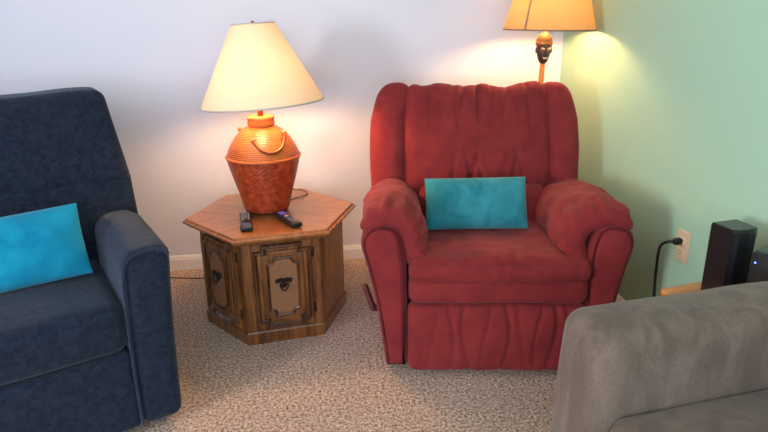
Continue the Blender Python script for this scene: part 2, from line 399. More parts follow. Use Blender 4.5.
PANEL = [(0.327,0.03),(0.407,0.03),(0.420,0.14),(0.440,0.28),(0.468,0.42),(0.490,0.51),(0.486,0.555),(0.458,0.588),(0.412,0.600),(0.368,0.585),(0.344,0.535),(0.330,0.43),(0.326,0.25)]
def ax_(s, x, z): return s*(x - (0.022*z/0.55 if s > 0 else 0.0))
for s in (-1, 1):
    P = [Vector((p[0], p[1])) for p in catmull([(a, b, 0) for a, b in PANEL[2:]], 4)]
    P = [Vector(PANEL[0]), Vector(PANEL[1])] + [Vector((p[0], p[1])) for p in P]
    prof = [(0.02,0.0),(0.008,0.003),(0.0,0.016),(0.0,0.35),(0.0,0.64),(0.01,0.66)]
    v, f = prism(P, prof)
    # recess the inner face of the front: an inset panel and a fat rolled edge
    arm = mesh_obj('arm', *xf((v, f), lambda p: (ax_(s, p[0], p[1]), 0.035 + p[2], p[1])), M['red'], rec)
    # puffed front face
    Q = offset_poly(P, 0.015)
    fv, ff = prism(Q, [(0,0.006),(0.0,-0.002),(0.003,-0.008),(0.008,-0.012),(0.015,-0.014)], False, True)
    mesh_obj('front_panel', *xf((fv, ff), lambda p: (ax_(s, p[0], p[1]), 0.035 + p[2], p[1])), M['red'], arm)
    W = offset_poly(P, 0.0135)
    mesh_obj('welt', *tube([(ax_(s, q[0], q[1]), 0.031, q[1]) for q in W], 0.005, 6, True), M['red_dark'], arm)
    # draped pillow top
    inn = 0.018 if s < 0 else -0.020; out = 0.028 if s < 0 else 0.056
    path = catmull([(0.484-out,0.574,0),(0.480-out,0.602,0),(0.442-out*0.8,0.626,0),(0.375,0.630,0),(0.312+inn,0.600,0),(0.284+inn,0.525,0),(0.296,0.445,0)], 10)
    LP = [0.0]
    for i in range(1, len(path)): LP.append(LP[-1] + (path[i]-path[i-1]).length)
    TL = LP[-1]
    def bend(p, s=s, path=path, LP=LP, TL=TL):
        u, tt, ly = p                      # u along arch, tt thickness, ly depth
        d = (u/0.20*0.5 + 0.5)*TL
        dd = max(0, min(TL, d)); i = 0
        while i < len(LP)-2 and LP[i+1] < dd: i += 1
        k = (dd-LP[i])/max(LP[i+1]-LP[i], 1e-9); c = path[i].lerp(path[i+1], k); tg = (path[i+1]-path[i]).normalized()
        c = c + tg*(d-dd); n = Vector((tg.y, -tg.x, 0))
        # fuller in the middle, gathers near the front end
        fz = (ly+0.31)/0.62
        puff = 1.0 + 0.30*math.sin(PI*min(1, max(0, fz)))*0.5
        gat = 0.009*math.sin(u*125 + 3*nz((u*3, 0, ly), 6)) * gauss(fz-0.10, 0.12) + 0.012*nz((u, ly, s), 9, 3.1) + 0.004*nz((u, ly, s), 24, 1.1)
        tt2 = tt*puff + gat*max(0.0, tt/0.041)
        q = c + n*(-tt2 if False else tt2)
        droop = -0.035*max(0, 0.30-fz)
        x, z = q.x, q.y + droop*0.3 - 0.008 - 0.085*max(0, fz-0.32)
        return (s*x, 0.342 + ly, z)
    v, f = rbox(0.20, 0.041, 0.310, 0.040, (54, 3, 34), 5, bend)
    mesh_obj('arm_cushion', v, f, M['red'], rec)

# seat
def seat_fn(p):
    x, y, z = p; u = (y+0.27)/0.54
    if z > 0:
        z += 0.010*math.cos(x/0.315*PI/2)*math.sin(PI*min(1,max(0,u*0.85+0.12)))
        z -= 0.006*(0.5+0.5*math.sin(x*88 + 5*nz((x,0,0), 7)))*gauss(u-0.06, 0.10)*(0.6+0.8*nz((x,0,0), 11, 3))
    z += 0.008*nz((x,y,z), 9, 5) + 0.004*nz((x,y,0), 22, 1)
    return (x, 0.275+y, 0.442+z - 0.022*u)
mesh_obj('seat_cushion', *rbox(0.322, 0.27, 0.038, 0.030, (60, 30, 3), 5, seat_fn), M['red'], rec)
def lip_fn(p):
    x, y, z = p
    g = 0.5+0.5*math.sin(x*100 + 4*nz((x,0,0), 9))
    if y < 0: y += 0.005*g*(0.5+nz((x,0,0), 14, 2)) - 0.010*math.cos(x/0.33*PI/2)
    return (x, 0.028+y, 0.433+z-0.006*math.cos(x/0.33*PI/2)+0.004*nz((x,0,0), 8))
mesh_obj('seat_front_roll', *rbox(0.322, 0.036, 0.033, 0.026, (70, 3, 4), 5, lip_fn), M['red'], rec)
mesh_obj('seat_rail', *rbox(0.322, 0.06, 0.052, 0.035, (20, 3, 4), 5, lambda p: (p[0], 0.062+p[1]+0.003*nz(p, 8), 0.352+p[2]+0.003*nz(p, 7, 2))), M['red'], rec)
FR = [-0.235,-0.17,-0.11,-0.04,0.03,0.09,0.15,0.20,0.26]
def foot_fn(p):
    x, y, z = p
    if y < 0.02:
        top = (z+0.137)/0.274
        g = sum(gauss(x-(c + 0.016*math.sin(z*14+k*1.9)), 0.0065+0.003*(k % 3))*(0.45+0.55*((k*7) % 5)/4) for k, c in enumerate(FR))
        y += 0.016*g*(0.35+0.65*top) - 0.012*math.cos(x/0.33*PI/2)*math.cos((top-0.5)*PI) + 0.005*nz(p, 12)
    return (x, 0.042+y, 0.163+z + 0.004*nz((x,0,0), 9))
mesh_obj('footrest', *rbox(0.325, 0.045, 0.137, 0.032, (90, 3, 24), 4, foot_fn), M['red'], rec)

# back: (x, h up the slope, t towards the back)
def bk(x, h, tt): return (x-0.018, 0.565 + 0.34*h + tt*0.95, 0.545 + h*0.955 - tt*0.32)
TOPG = [-0.20,-0.10,-0.055,0.0,0.06,0.13,0.21]; BOTG = [-0.12,-0.05,-0.01,0.03,0.08,0.14,0.22]
def cushion_fn(p):
    x, y, z = p; hh = (z+0.245)/0.49                     # 0 bottom .. 1 top
    wide = 1.0 + 0.03*math.sin(PI*hh)
    if y < 0:
        y -= 0.030*math.cos(x/0.30*PI/2)*math.cos((hh-0.33)*PI*0.75)
        for k, c in enumerate(TOPG): y += 0.022*gauss(x-c-0.06*(1-hh)*math.sin(k*2.2), 0.010)*max(0, (hh-0.55)/0.45)*(0.4+0.6*((k*5) % 4)/3)
        for k, c in enumerate(BOTG): y += 0.030*gauss(x-c-0.16*hh*math.sin(k*1.7+0.5), 0.011)*max(0, 1-hh/0.42)*(0.4+0.6*((k*3) % 4)/3)
        y += 0.006*nz((x,0,z), 7, 4) + 0.003*nz((x,0,z), 20, 2)
    top = max(0, (hh-0.8)/0.2)
    zz = z + 0.006*top*math.sin(x*34+0.6) + 0.010*top*nz((x,0,0), 12, 8) + 0.010*top*(gauss(abs(x)-0.27, 0.03))
    return bk(x*wide, zz+0.245, y+0.082)
mesh_obj('back_cushion', *rbox(0.320, 0.085, 0.245, 0.060, (120, 3, 48), 6, cushion_fn), M['red'], rec)
for s in (-1, 1):
    def bol_fn(p, s=s):
        x, y, z = p; hh = (z+0.29)/0.58
        wide = 1.0 + 0.10*math.sin(PI*hh)
        x *= 1.0 - 0.22*max(0.0, y)/0.095; y *= (0.72 if y > 0 else 1.0)
        bow = 0.012*math.sin(PI*hh) - 0.028*max(0, hh-0.72)/0.28
        if y < 0: y += 0.006*nz((x,s,z), 9, 6) + 0.004*math.sin(z*60)*gauss(hh-0.96, 0.12)
        zz = z + 0.006*nz((x,s,0), 14, 5)*max(0, hh-0.7)/0.3
        return bk(s*(0.376 + bow + x*wide*(0.90 if s > 0 else 1.0)) - (0.010 if s > 0 else 0), zz+0.212, y+0.092)
    mesh_obj('back_bolster', *rbox(0.076, 0.095, 0.290, 0.066, (6, 4, 34), 6, bol_fn), M['red'], rec)
mesh_obj('lumbar_panel', *rbox(0.27, 0.06, 0.095, 0.04, (16, 3, 8), 4, lambda p: (p[0], 0.545+p[1]+(p[2])*0.30+0.004*nz(p, 9), 0.50+p[2])), M['red'], rec)
mesh_obj('back_shell', *rbox(0.365, 0.045, 0.36, 0.04, (8, 3, 10), 4, lambda p: bk(p[0], p[2]+0.10, p[1]+0.190)), M['red'], rec)
# lever on the chair's left side
lv = rbox(0.010, 0.018, 0.060, 0.008, (1,1,6), 3, lambda p: (p[0], p[1]+0.02*math.sin(p[2]*14), p[2]))
lv = xf(lv, lambda p: (-0.472 - 0.30*p[2]*1.0 + p[0], 0.145 + p[1] - 0.25*p[2], 0.265 + p[2]*0.9))
lev = mesh_obj('recline_lever', *lv, M['dark_lever'], rec); plabel(lev, 'dark maroon recline lever')
mesh_obj('lever_pivot', *tube([(-0.43, 0.155, 0.215), (-0.462, 0.152, 0.220)], 0.014, 10), M['dark_lever'], lev)

# ------------------------------------------------------------------ scatter cushions
def pillow(name, m, hw, hh, T, loc, rot, label, wr=0.006, seed=1.0, pinch=0.02, sag=0.0):
    N, K = 40, 28; V, F = [], []
    for side in (-1, 1):
        for i in range(N+1):
            for j in range(K+1):
                u = -1+2*i/N; v = -1+2*j/K
                u_, v_ = math.sin(u*PI/2), math.sin(v*PI/2)
                th = T*((1-abs(u_)**2.6)**0.5)*((1-abs(v_)**2.5)**0.5)
                k = 1 - pinch*(1-u_*u_)*abs(v_)**3 ; kk = 1 - pinch*(1-v_*v_)*abs(u_)**3
                x = u_*hw*kk; z = v_*hh*k + sag*(1-u_*u_)
                y = side*th + (wr*nz((x, z, side), 11, seed) + wr*0.6*nz((x, z, side), 26, seed) + wr*1.3*(-abs(math.sin((x*0.8+z)*22+seed)))*gauss(nz((x,z,0), 5, seed), 0.25)*0.8)*min(1, th/T*1.5)
                V.append((x, y, z))
    S = (N+1)*(K+1)
    for sd in (0, 1):
        for i in range(N):
            for j in range(K):
                q = [sd*S+i*(K+1)+j, sd*S+(i+1)*(K+1)+j, sd*S+(i+1)*(K+1)+j+1, sd*S+i*(K+1)+j+1]
                F.append(q if sd == 0 else q[::-1])
    me = bpy.data.meshes.new(name); me.from_pydata(V, [], F); me.materials.append(m)
    bm = bmesh.new(); bm.from_mesh(me); bmesh.ops.remove_doubles(bm, verts=bm.verts, dist=0.0004); bmesh.ops.recalc_face_normals(bm, faces=bm.faces); bm.to_mesh(me); bm.free()
    for p in me.polygons: p.use_smooth = True
    o = bpy.data.objects.new(name, me); COL.objects.link(o); o.location = loc; o.rotation_euler = rot
    tag(o, label, 'cushion'); return o
def world(o, deg, x, y, z):
    a = math.radians(deg); return (o[0]+x*math.cos(a)-y*math.sin(a), o[1]+x*math.sin(a)+y*math.cos(a), z)
pillow('throw_cushion', M['teal'], 0.203, 0.105, 0.060, world((0.666,1.867), -9.6, -0.050, 0.360, 0.576), (math.radians(-28), math.radians(-1.0), math.radians(-9.6)),
       'teal rectangular cushion propped on the red recliner seat', 0.005, 2.0)

# ------------------------------------------------------------------ navy loveseat
BO, BA = (-0.426, 1.776), 25
bl = thing('loveseat', 'dark navy loveseat at the left with slanted back and piped square arms', 'sofa', (BO[0], BO[1], 0), math.radians(BA))
BW = 1.46
mesh_obj('base_frame', *merge(box(-BW/2, 0.44, 0.10, BW-0.06, 0.78, 0.12, 0.02)), M['blue'], bl)
for s, x0 in ((1, 0.0), (-1, -BW)):
    def arm_fn(p, s=s, x0=x0):
        x, y, z = p; hz = (z+0.30)/0.60
        fl_ = 0.020*hz*hz                                        # flares out slightly
        zz = z + 0.30 + 0.040 + 0.006*nz((x,y,z), 5)
        return (x0 - s*0.075 + x*(1.0+0.10*hz) + s*fl_, 0.40 + y, zz - 0.07*max(0, y)/0.4*hz - 0.030*max(0, -s*x/0.066)**2*max(0, hz-0.5)*2*(0.5+0.5*min(1, (y+0.4)/0.3)))
    am = mesh_obj('arm', *rbox(0.066, 0.40, 0.30, 0.035, (4, 20, 18), 5, arm_fn), M['blue'], bl)
    # piping round the inner and top edge of the front face
    pts = []
    for (x, z) in ((-0.066,-0.29),(-0.066,0.0),(-0.066,0.22),(-0.060,0.268),(-0.040,0.288),(0.0,0.293),(0.04,0.290),(0.058,0.272)):
        q = arm_fn(Vector((x*s*1.0, -0.40, z))); pts.append((q[0], 0.004, q[2]))
    mesh_obj('piping', *tube(catmull(pts, 5), 0.005, 6), M['blue_welt'], am)
for k, xc in enumerate((-0.15-0.29, -BW+0.15+0.29)):
    def seat2(p, xc=xc, k=k):
        x, y, z = p; u = (y+0.30)/0.60
        if z > 0: z += 0.018*math.cos(x/0.30*PI/2)*math.sin(PI*min(1,max(0,u*0.9+0.05))) + 0.006*nz((x,y,k), 6)
        if y < -0.2: y -= 0.012*math.cos(x/0.30*PI/2)
        return (xc+x, 0.300+y, 0.397+z-0.012*u)
    mesh_obj('seat_cushion', *rbox(0.304, 0.30, 0.078, 0.045, (16, 18, 4), 6, seat2), M['blue'], bl)
    mesh_obj('footrest', *rbox(0.300, 0.04, 0.135, 0.022, (16, 3, 10), 4, lambda p, xc=xc: (xc+p[0], 0.042+p[1]-0.006*math.cos(p[0]/0.3*PI/2)+0.003*nz(p, 8), 0.178+p[2])), M['blue'], bl)
# backs: lower panel and head cushion for each seat
def bb(x, h, tt): return (x, 0.515 + 0.26*h + tt, 0.43 + h*0.96)
for k, (xa, xb) in enumerate(((-BW/2+0.004, -0.01), (-BW+0.01, -BW/2-0.004))):
    hw = (xb-xa)/2; xc = (xa+xb)/2; outer = 1 if k == 0 else -1
    def low_fn(p, xc=xc, hw=hw, outer=outer):
        x, y, z = p; hh = (z+0.175)/0.35
        e = max(0, outer*x/hw)
        if y < 0: y += -0.014*math.cos(x/hw*PI/2) + 0.006*nz((x,0,z), 7, 3)
        return bb(xc + x + outer*e*(0.046 - 0.002*hh), z+0.150, y+0.085)
    mesh_obj('lower_back_panel', *rbox(hw, 0.080, 0.175, 0.020, (18, 3, 14), 4, low_fn), M['blue'], bl)
    def head_fn(p, xc=xc, hw=hw, outer=outer):
        x, y, z = p; hh = (z+0.165)/0.33
        e = max(0, outer*x/hw)
        if y < 0: y += -0.030*math.cos(x/hw*PI/2)*math.sin(PI*min(1, max(0, hh))) - 0.012*(1-hh) + 0.005*nz((x,0,z), 8, 5)
        zz = z + max(0, hh-0.5)*2*(0.010*gauss(e-0.75, 0.35) - 0.004)
        return bb(xc + x + outer*e*(0.044 - 0.038*hh), zz+0.463, y+0.082)
    mesh_obj('head_cushion', *rbox(hw, 0.085, 0.172, 0.034, (24, 3, 16), 6, head_fn), M['blue'], bl)
mesh_obj('back_shell', *rbox(BW/2-0.03, 0.05, 0.40, 0.04, (6, 3, 8), 4, lambda p: (p[0]-BW/2, 0.73+p[1]+(p[2]+0.4)*0.20, 0.52+p[2])), M['blue'], bl)
for x in (-0.10, -BW+0.10):
    for y in (0.16, 0.72): mesh_obj('foot', *lathe([(0.020,0),(0.022,0.004),(0.026,0.05)], 14, (x, y))[:2], M['dark_base'], bl)
pillow('throw_cushion', M['turquoise'], 0.245, 0.118, 0.058, world(BO, BA, -0.43, 0.315, 0.602), (math.radians(-20), math.radians(-1.5), math.radians(BA)),
       'bright turquoise rectangular cushion leaning on the navy loveseat', 0.004, 5.0)

# ------------------------------------------------------------------ grey armchair sofa, lower right
GO, GA = (0.578, 1.203), 7.0
gr = thing('sofa', 'grey textured upholstered sofa in the lower right foreground, seen over its arm', 'sofa', (GO[0], GO[1], 0), math.radians(GA))
GD = 0.755
for k, yc in enumerate((-0.092, -0.092-0.90)):
    def garm(p, yc=yc, k=k):
        x, y, z = p; hz = (z+0.285)/0.57; lx = x+GD/2
        y += 0.006*nz((x,y,z), 4, 3) ; z += 0.010*math.cos(y/0.08*PI/2)*(hz > 0.5) + 0.004*nz((x,y,0), 6)
        x -= 0.012*math.sin(PI*hz)*(1 if x < 0 else 0)
        return (x+GD/2, yc + y*(0.70+0.30*hz if y*(1 if k == 0 else -1) < 0 else 1.0), 0.060+z+0.295)
    am = mesh_obj('arm', *rbox(GD/2, 0.092, 0.295, 0.045, (24, 6, 18), 7, garm), M['grey'], gr)
mesh_obj('base_frame', *box(0.40, -0.542, 0.18, 0.62, 0.80, 0.25, 0.02), M['grey'], gr)
def gseat(p):
    x, y, z = p
    if z > 0: z += 0.012*math.cos(x/0.3*PI/2)*math.cos(y/0.4*PI/2) + 0.005*nz(p, 6)
    return (0.33+x, -0.542+y, 0.390+z)
mesh_obj('seat_cushion', *rbox(0.30, 0.380, 0.068, 0.045, (16, 16, 4), 6, gseat), M['grey'], gr)
mesh_obj('back_cushion', *rbox(0.085, 0.366, 0.16, 0.06, (4, 16, 14), 6, lambda p: (0.605+p[0]-0.02*math.cos(p[1]/0.37*PI/2)*(p[0] < 0)+p[2]*0.12, -0.542+p[1], 0.56+p[2])), M['grey'], gr)
mesh_obj('back_frame', *rbox(0.045, 0.445, 0.30, 0.035, (3, 8, 8), 5, lambda p: (0.708+p[0], -0.542+p[1], 0.36+p[2])), M['grey'], gr)
for x in (0.08, 0.68):
    for y in (-0.09, -0.96): mesh_obj('foot', *box(x, y, 0.03, 0.05, 0.05, 0.06, 0.006), M['dark_base'], gr)

# ------------------------------------------------------------------ hexagonal end table
TC, TR = (-0.145, 2.551), math.radians(8.4)
tb = thing('end_table', 'hexagonal walnut end table with carved cabinet doors and iron pulls', 'end table', (TC[0], TC[1], 0), TR)
def hexa(R): return [Vector((R*math.cos(i*PI/3), R*math.sin(i*PI/3))) for i in range(6)]
RB, RT, ZT = 0.3157, 0.376, 0.489
v, f = prism(hexa(RT), [(0.034,0.450),(0.022,0.452),(0.016,0.458),(0.012,0.465),(0.004,0.467),(0.0,0.470),(0.0,0.477),(0.004,0.480),(0.008,0.4805),(0.010,0.484),(0.014,0.4885),(0.018,ZT)])
top = mesh_obj('tabletop', v, f, M['veneer'], tb, False)
mesh_obj('body', *prism(hexa(RB), [(0.004,0.045),(0.004,0.450)]), M['wood'], tb, False)
mesh_obj('plinth', *prism(hexa(RB+0.004), [(0.0,0.0),(0.0,0.050),(0.003,0.055),(0.008,0.055)]), M['wood'], tb, False)
AP = RB*math.cos(PI/6)
def face_map(k):
    a = (k+0.5)*PI/3; n = Vector((math.cos(a), math.sin(a))); tdir = Vector((-n.y, n.x))
    return lambda p: (n.x*(AP-0.004+p[2]) + tdir.x*p[0], n.y*(AP-0.004+p[2]) + tdir.y*p[0], p[1])
def notched(hw, z0, z1, n):   # rectangle with square notches at the corners, counter-clockwise
    return [(-hw+n,z0),(hw-n,z0),(hw-n,z0+n*0.7),(hw,z0+n*0.7),(hw,z1-n*0.7),(hw-n,z1-n*0.7),(hw-n,z1),(-hw+n,z1),(-hw+n,z1-n*0.7),(-hw,z1-n*0.7),(-hw,z0+n*0.7),(-hw+n,z0+n*0.7)]
def scalloped(hw, z0, z1, r):  # concave round corners
    P = []
    for (cx, cz, a0) in ((hw,z0,PI),(hw,z1,1.5*PI),(-hw,z1,0),(-hw,z0,0.5*PI)):
        for i in range(7):
            a = a0 - i/6*PI/2; P.append((cx+r*math.cos(a), cz+r*math.sin(a)))
    return P
MOULD = [(0,0),(0.001,0.009),(0.004,0.014),(0.009,0.014),(0.012,0.008),(0.015,0.010),(0.019,0.005),(0.019,0.0)]
for k in (3, 4):
    fm = face_map(k)
    slab = prism([(-0.122,0.062),(0.122,0.062),(0.122,0.446),(-0.122,0.446)], [(0.003,-0.01),(0.0,0.002),(0.0,0.008),(0.004,0.012)])
    slab = xf(slab, fm)
    door = mesh_obj('door', *slab, M['wood'], tb, False)
    def lift(vf, w, fm=fm): return xf(shift(vf, (0,0,w)), fm)
    mesh_obj('moulding', *lift(ring(notched(0.117, 0.070, 0.440, 0.034), MOULD), 0.011), M['wood_dark'], door, False)
    mesh_obj('moulding', *lift(prism(notched(0.086, 0.098, 0.412, 0.022), [(0,0),(0.001,0.005),(0.004,0.009),(0.010,0.010)]), 0.011), M['wood'], door, False)
    S = scalloped(0.056, 0.136, 0.376, 0.026)
    mesh_obj('moulding', *lift(ring(S, [(-0.010,0),(-0.009,0.006),(-0.004,0.009),(0.0,0.007),(0.002,0.0)]), 0.021), M['wood_dark'], door, False)
    cv, cf = prism(S, [(0,0.0),(0,0.003)], False, True)
    uv = [((p[0]+0.1)*4.2, p[1]*4.2) for p in cv]
    cp = mesh_obj('cane_panel', *lift((cv, cf), 0.021), M['cane'], door, False, uv); plabel(cp, 'woven cane panel')
    # pull: row of iron rosettes with a hanging bail ring
    hz = 0.283; parts = []
    for i in range(5):
        pr = [(0.0085,0.0),(0.0095,0.004),(0.0075,0.009),(0.003,0.012)]; lv_, lf, _ = lathe(pr, 12)
        parts.append(shift((lv_, lf), (-0.026+i*0.013, hz + (0.003 if i in (1,3) else 0.0), 0)))
    parts.append(box(0, hz, 0.002, 0.060, 0.010, 0.004, 0.0015))
    parts.append(tube(catmull([(-0.012,hz-0.006,0.010),(-0.017,hz-0.018,0.013),(-0.010,hz-0.032,0.015),(0,hz-0.041,0.015),(0.010,hz-0.032,0.015),(0.017,hz-0.018,0.013),(0.012,hz-0.006,0.010)], 5), 0.0030, 7))
    parts.append(shift(lathe([(0.011,0),(0.012,0.002),(0.006,0.004)], 14)[:2], (0, hz-0.020, 0)))
    hd = mesh_obj('handle', *lift(merge(*parts), 0.024), M['iron'], door); plabel(hd, 'black iron drop pull')
    for z in (0.135, 0.385):
        mesh_obj('hinge', *lift(tube([(0.126, z-0.020, 0.008), (0.126, z+0.020, 0.008)], 0.0042, 8), 0), M['iron'], door)
fm = face_map(5)
mesh_obj('side_panel', *xf(prism([(-0.118,0.075),(0.118,0.075),(0.118,0.432),(-0.118,0.432)], [(0,0),(0.0,0.004),(0.004,0.006)]), fm), M['wood'], tb, False)

# ------------------------------------------------------------------ table lamp
LC = (-0.165, 2.565)
tl = thing('table_lamp', 'lit table lamp with woven rattan jar base and white cone shade', 'lamp', (LC[0], LC[1], ZT), 0)
body = [(0.088,0.010),(0.094,0.012),(0.100,0.030),(0.112,0.080),(0.126,0.130),(0.140,0.180),(0.150,0.222),(0.155,0.240)]
def body_r(z):
    for (r0, z0), (r1, z1) in zip(body, body[1:]):
        if z <= z1: return r0 + (r1-r0)*(z-z0)/(z1-z0)
    return body[-1][0]
WR, WC = 26, 40                  # woven rows and strand pairs round the jar
V, F, UVS = [], [], []
for i in range(WR*4+1):
    z = 0.010 + 0.230*i/(WR*4); row = i//4
    for k in range(WC*6+1):
        a = 2*PI*k/(WC*6); q = math.sin(PI*(i % 4)/4) if i % 4 else 0.0
        over = math.cos(WC*a + (PI if row % 2 else 0.0))
        r = body_r(z) + 0.0022*q*(0.35+0.65*over) - 0.0008
        V.append((r*math.cos(a), r*math.sin(a), z)); UVS.append((k/(WC*6), i/(WR*4)))
S_ = WC*6+1
for i in range(WR*4):
    for k in range(WC*6): F.append([i*S_+k, i*S_+k+1, (i+1)*S_+k+1, (i+1)*S_+k])
F.append(list(range(WC*6))[::-1])
jar = mesh_obj('jar_body', V, F, M['rattan_body'], tl, True, UVS)
mesh_obj('rim_band', *tube([(0.154*math.cos(a*PI/32), 0.154*math.sin(a*PI/32), 0.244) for a in range(64)], 0.0055, 8, True), M['rattan_rim'], tl)
sh = [(0.154,0.246),(0.146,0.270),(0.130,0.300),(0.110,0.330),(0.088,0.352),(0.066,0.366),(0.052,0.370)]
v, f, uv = lathe(sh, 64, cap=(False, False)); mesh_obj('jar_shoulder', v, f, M['rattan_shoulder'], tl, True, uv)
v, f, uv = lathe([(0.050,0.368),(0.055,0.374),(0.057,0.384),(0.0545,0.390),(0.0545,0.394),(0.057,0.400),(0.056,0.410),(0.050,0.413),(0.030,0.413)], 48); mesh_obj('jar_neck', v, f, M['rattan_shoulder'], tl, True, uv)
for i in range(4):
    a = i*PI/2 + 0.55; mesh_obj('foot', *box(0.088*math.cos(a), 0.088*math.sin(a), 0.0075, 0.026, 0.026, 0.015, 0.003), M['wood_dark'], tl)
for a0 in (-75, 105):      # two rope loops tied to the shoulder
    pts = []
    for u in range(13):
        w_ = -1 + 2*u/12; a = math.radians(a0 + 36*w_ + 6); dip = (1-w_*w_)
        r = 0.112 + 0.034*dip; pts.append((r*math.cos(a), r*math.sin(a), 0.338 - 0.056*dip + 0.010*w_))
    mesh_obj('rope_handle', *tube(catmull(pts, 3), 0.0065, 8), M['rattan_shoulder'], tl)
    for q in (pts[0], pts[-1]): mesh_obj('rope_knot', *shift(lathe([(0.004,-0.010),(0.010,-0.005),(0.011,0.0),(0.010,0.005),(0.004,0.010)], 12)[:2], q), M['rattan_rim'], tl)
v, f, uv = lathe([(0.012,0.412),(0.012,0.44),(0.016,0.445),(0.016,0.50),(0.010,0.505)], 20); mesh_obj('socket', v, f, M['brass'], tl)
TILT = Matrix.Translation((0.015, 0, 0.466)) @ Matrix.Rotation(math.radians(-3.4), 4, 'Y') @ Matrix.Rotation(math.radians(-1.5), 4, 'X')
TL0, TL1, TB, TTp = 0.0, 0.312, 0.252, 0.087
pr = [(TB + (TTp-TB)*i/16, TL0 + (TL1-TL0)*i/16) for i in range(17)]
v, f, uv = lathe(pr, 72, cap=(False, False)); shade = mesh_obj('lamp_shade', [TILT @ Vector(p) for p in v], f, M['white_shade'], tl)
for r, z, q in ((TB, TL0, 0.0035), (TTp, TL1, 0.003)):
    mesh_obj('shade_trim', *tube([TILT @ Vector((r*math.cos(a*PI/36), r*math.sin(a*PI/36), z)) for a in range(72)], q, 6, True), M['shade_trim'], shade)
sp = []
for i in range(3):
    a = i*2*PI/3+0.4; sp.append(tube([TILT @ Vector((0,0,TL1-0.012)), TILT @ Vector((TTp*math.cos(a), TTp*math.sin(a), TL1-0.001))], 0.0018, 6))
mesh_obj('shade_spider', *merge(*sp), M['brass'], shade)
hp = [TILT @ Vector((0,0,TL1-0.012))]
mesh_obj('harp', *tube(catmull([(0.012,0,0.445),(0.050,0,0.53),(0.055,0,0.64),(0.03,0,0.735),tuple(hp[0]),(-0.01,0,0.738),(-0.044,0,0.64),(-0.050,0,0.53),(-0.012,0,0.445)], 6), 0.0018, 6), M['brass'], tl)
fv, ff, _ = lathe([(0.003,0),(0.006,0.006),(0.009,0.014),(0.006,0.022),(0.001,0.027)], 14); mesh_obj('finial', [TILT @ (Vector(p)+Vector((0,0,TL1-0.014))) for p in fv], ff, M['brass'], shade)
bv, bf, _ = lathe([(0.012,0.505),(0.016,0.520),(0.028,0.545),(0.031,0.565),(0.026,0.588),(0.012,0.600),(0.001,0.603)], 20); mesh_obj('bulb', bv, bf, M['bulb_table'], tl)
# its cord on the table top, over the back edge and along the floor
cpts = [(-0.085,2.662,0.494),(-0.04,2.71,0.4930),(0.005,2.75,0.4930),(0.012,2.80,0.4930),(-0.02,2.84,0.4930),(-0.06,2.872,0.4935),(-0.085,2.898,0.490),(-0.098,2.910,0.46),(-0.10,2.915,0.40),(-0.12,2.925,0.20),(-0.16,2.95,0.03),(-0.22,2.97,0.005),(-0.40,2.975,0.005),(-0.574,2.977,0.005),(-0.66,2.995,0.005),(-0.75,3.015,0.005),(-0.86,3.04,0.005)]
lc = mesh_obj('power_cord', *tube(catmull(cpts, 8), 0.0026, 6), M['brown_cord'])
tag(lc, 'thin brown cord running from the rattan lamp down to the carpet by the baseboard', 'cord')

# ------------------------------------------------------------------ remotes on the table
def remote(name, loc, rz, L, W, body_r, label, kind):
    t = thing(name, label, 'remote control', loc, rz)
    def fn(p):
        u = (p[1]+L/2)/L
        return (p[0]*(1-0.10*math.sin(PI*u)), p[1], p[2]+0.011 + 0.003*(1-u))
    mesh_obj('case', *rbox(W/2, L/2, 0.010, 0.007, (3, 12, 2), 4, fn), M['black_plastic'], t)
    if kind == 'grid':
        for r_ in range(6):
            for c_ in range(3):
                if r_ == 0 and c_ == 1: continue
                mesh_obj('button', *box((c_-1)*0.0115, -L*0.28+0.052+r_*0.0165, 0.0225, 0.0075, 0.009, 0.004, 0.0015), M['button_grey'], t)
        mesh_obj('button', *shift(rbox(W*0.36, 0.012, 0.0025, 0.002, (2,2,1), 3), (0, -L*0.36, 0.0242)), M['button_blue'], t)
    else:
        mesh_obj('button', *shift(rbox(W*0.30, 0.016, 0.0025, 0.002, (2,2,1), 3), (0, L*0.30, 0.0225)), M['button_purple'], t)
        v, f, _ = lathe([(0.012,0.020),(0.012,0.0245),(0.010,0.026),(0.001,0.026)], 20); mesh_obj('button', *shift((v, f), (0, L*0.06, 0)), M['button_grey'], t)
        for r_ in range(4):
            for c_ in range(2): mesh_obj('button', *box((c_-0.5)*0.016, -L*0.10-r_*0.014, 0.0225, 0.009, 0.007, 0.004, 0.0015), M['button_grey'], t)
    return t
remote('remote_control', (-0.243, 2.385, ZT), math.radians(6), 0.205, 0.050, 0, 'black remote with grey buttons, left of the lamp base, pointing at the lamp', 'grid')
remote('remote_control', (-0.074, 2.382, ZT), math.radians(24), 0.195, 0.046, 0, 'black remote with purple key lying askew right of the lamp base', 'round')

# ------------------------------------------------------------------ floor lamp behind the recliner
FX, FY = 1.128, 2.775
fl_ = thing('floor_lamp', 'lit floor lamp behind recliner with carved head finial under tan shade', 'lamp', (FX, FY, 0), 0)
v, f, _ = lathe([(0.115,0),(0.118,0.006),(0.112,0.016),(0.06,0.026),(0.022,0.040),(0.016,0.06)], 40); mesh_obj('base', v, f, M['carved_dark'], fl_)
mesh_obj('pole', *tube([(0.0,0,0.05),(0.004,0,0.55),(0.010,0,1.085)], [0.0135,0.0130,0.0120], 14), M['lamp_pole'], fl_)
for z in (0.28, 0.55, 0.82): mesh_obj('pole_ring', *tube([(0.0135*math.cos(a*PI/12)+0.004, 0.0135*math.sin(a*PI/12), z) for a in range(24)], 0.002, 6, True), M['carved_dark'], fl_)
HX = 0.011
HZ, HS = 1.128, 1.16
def hd(p): return (HX + p[0]*HS, p[1]*HS, HZ + p[2]*HS)
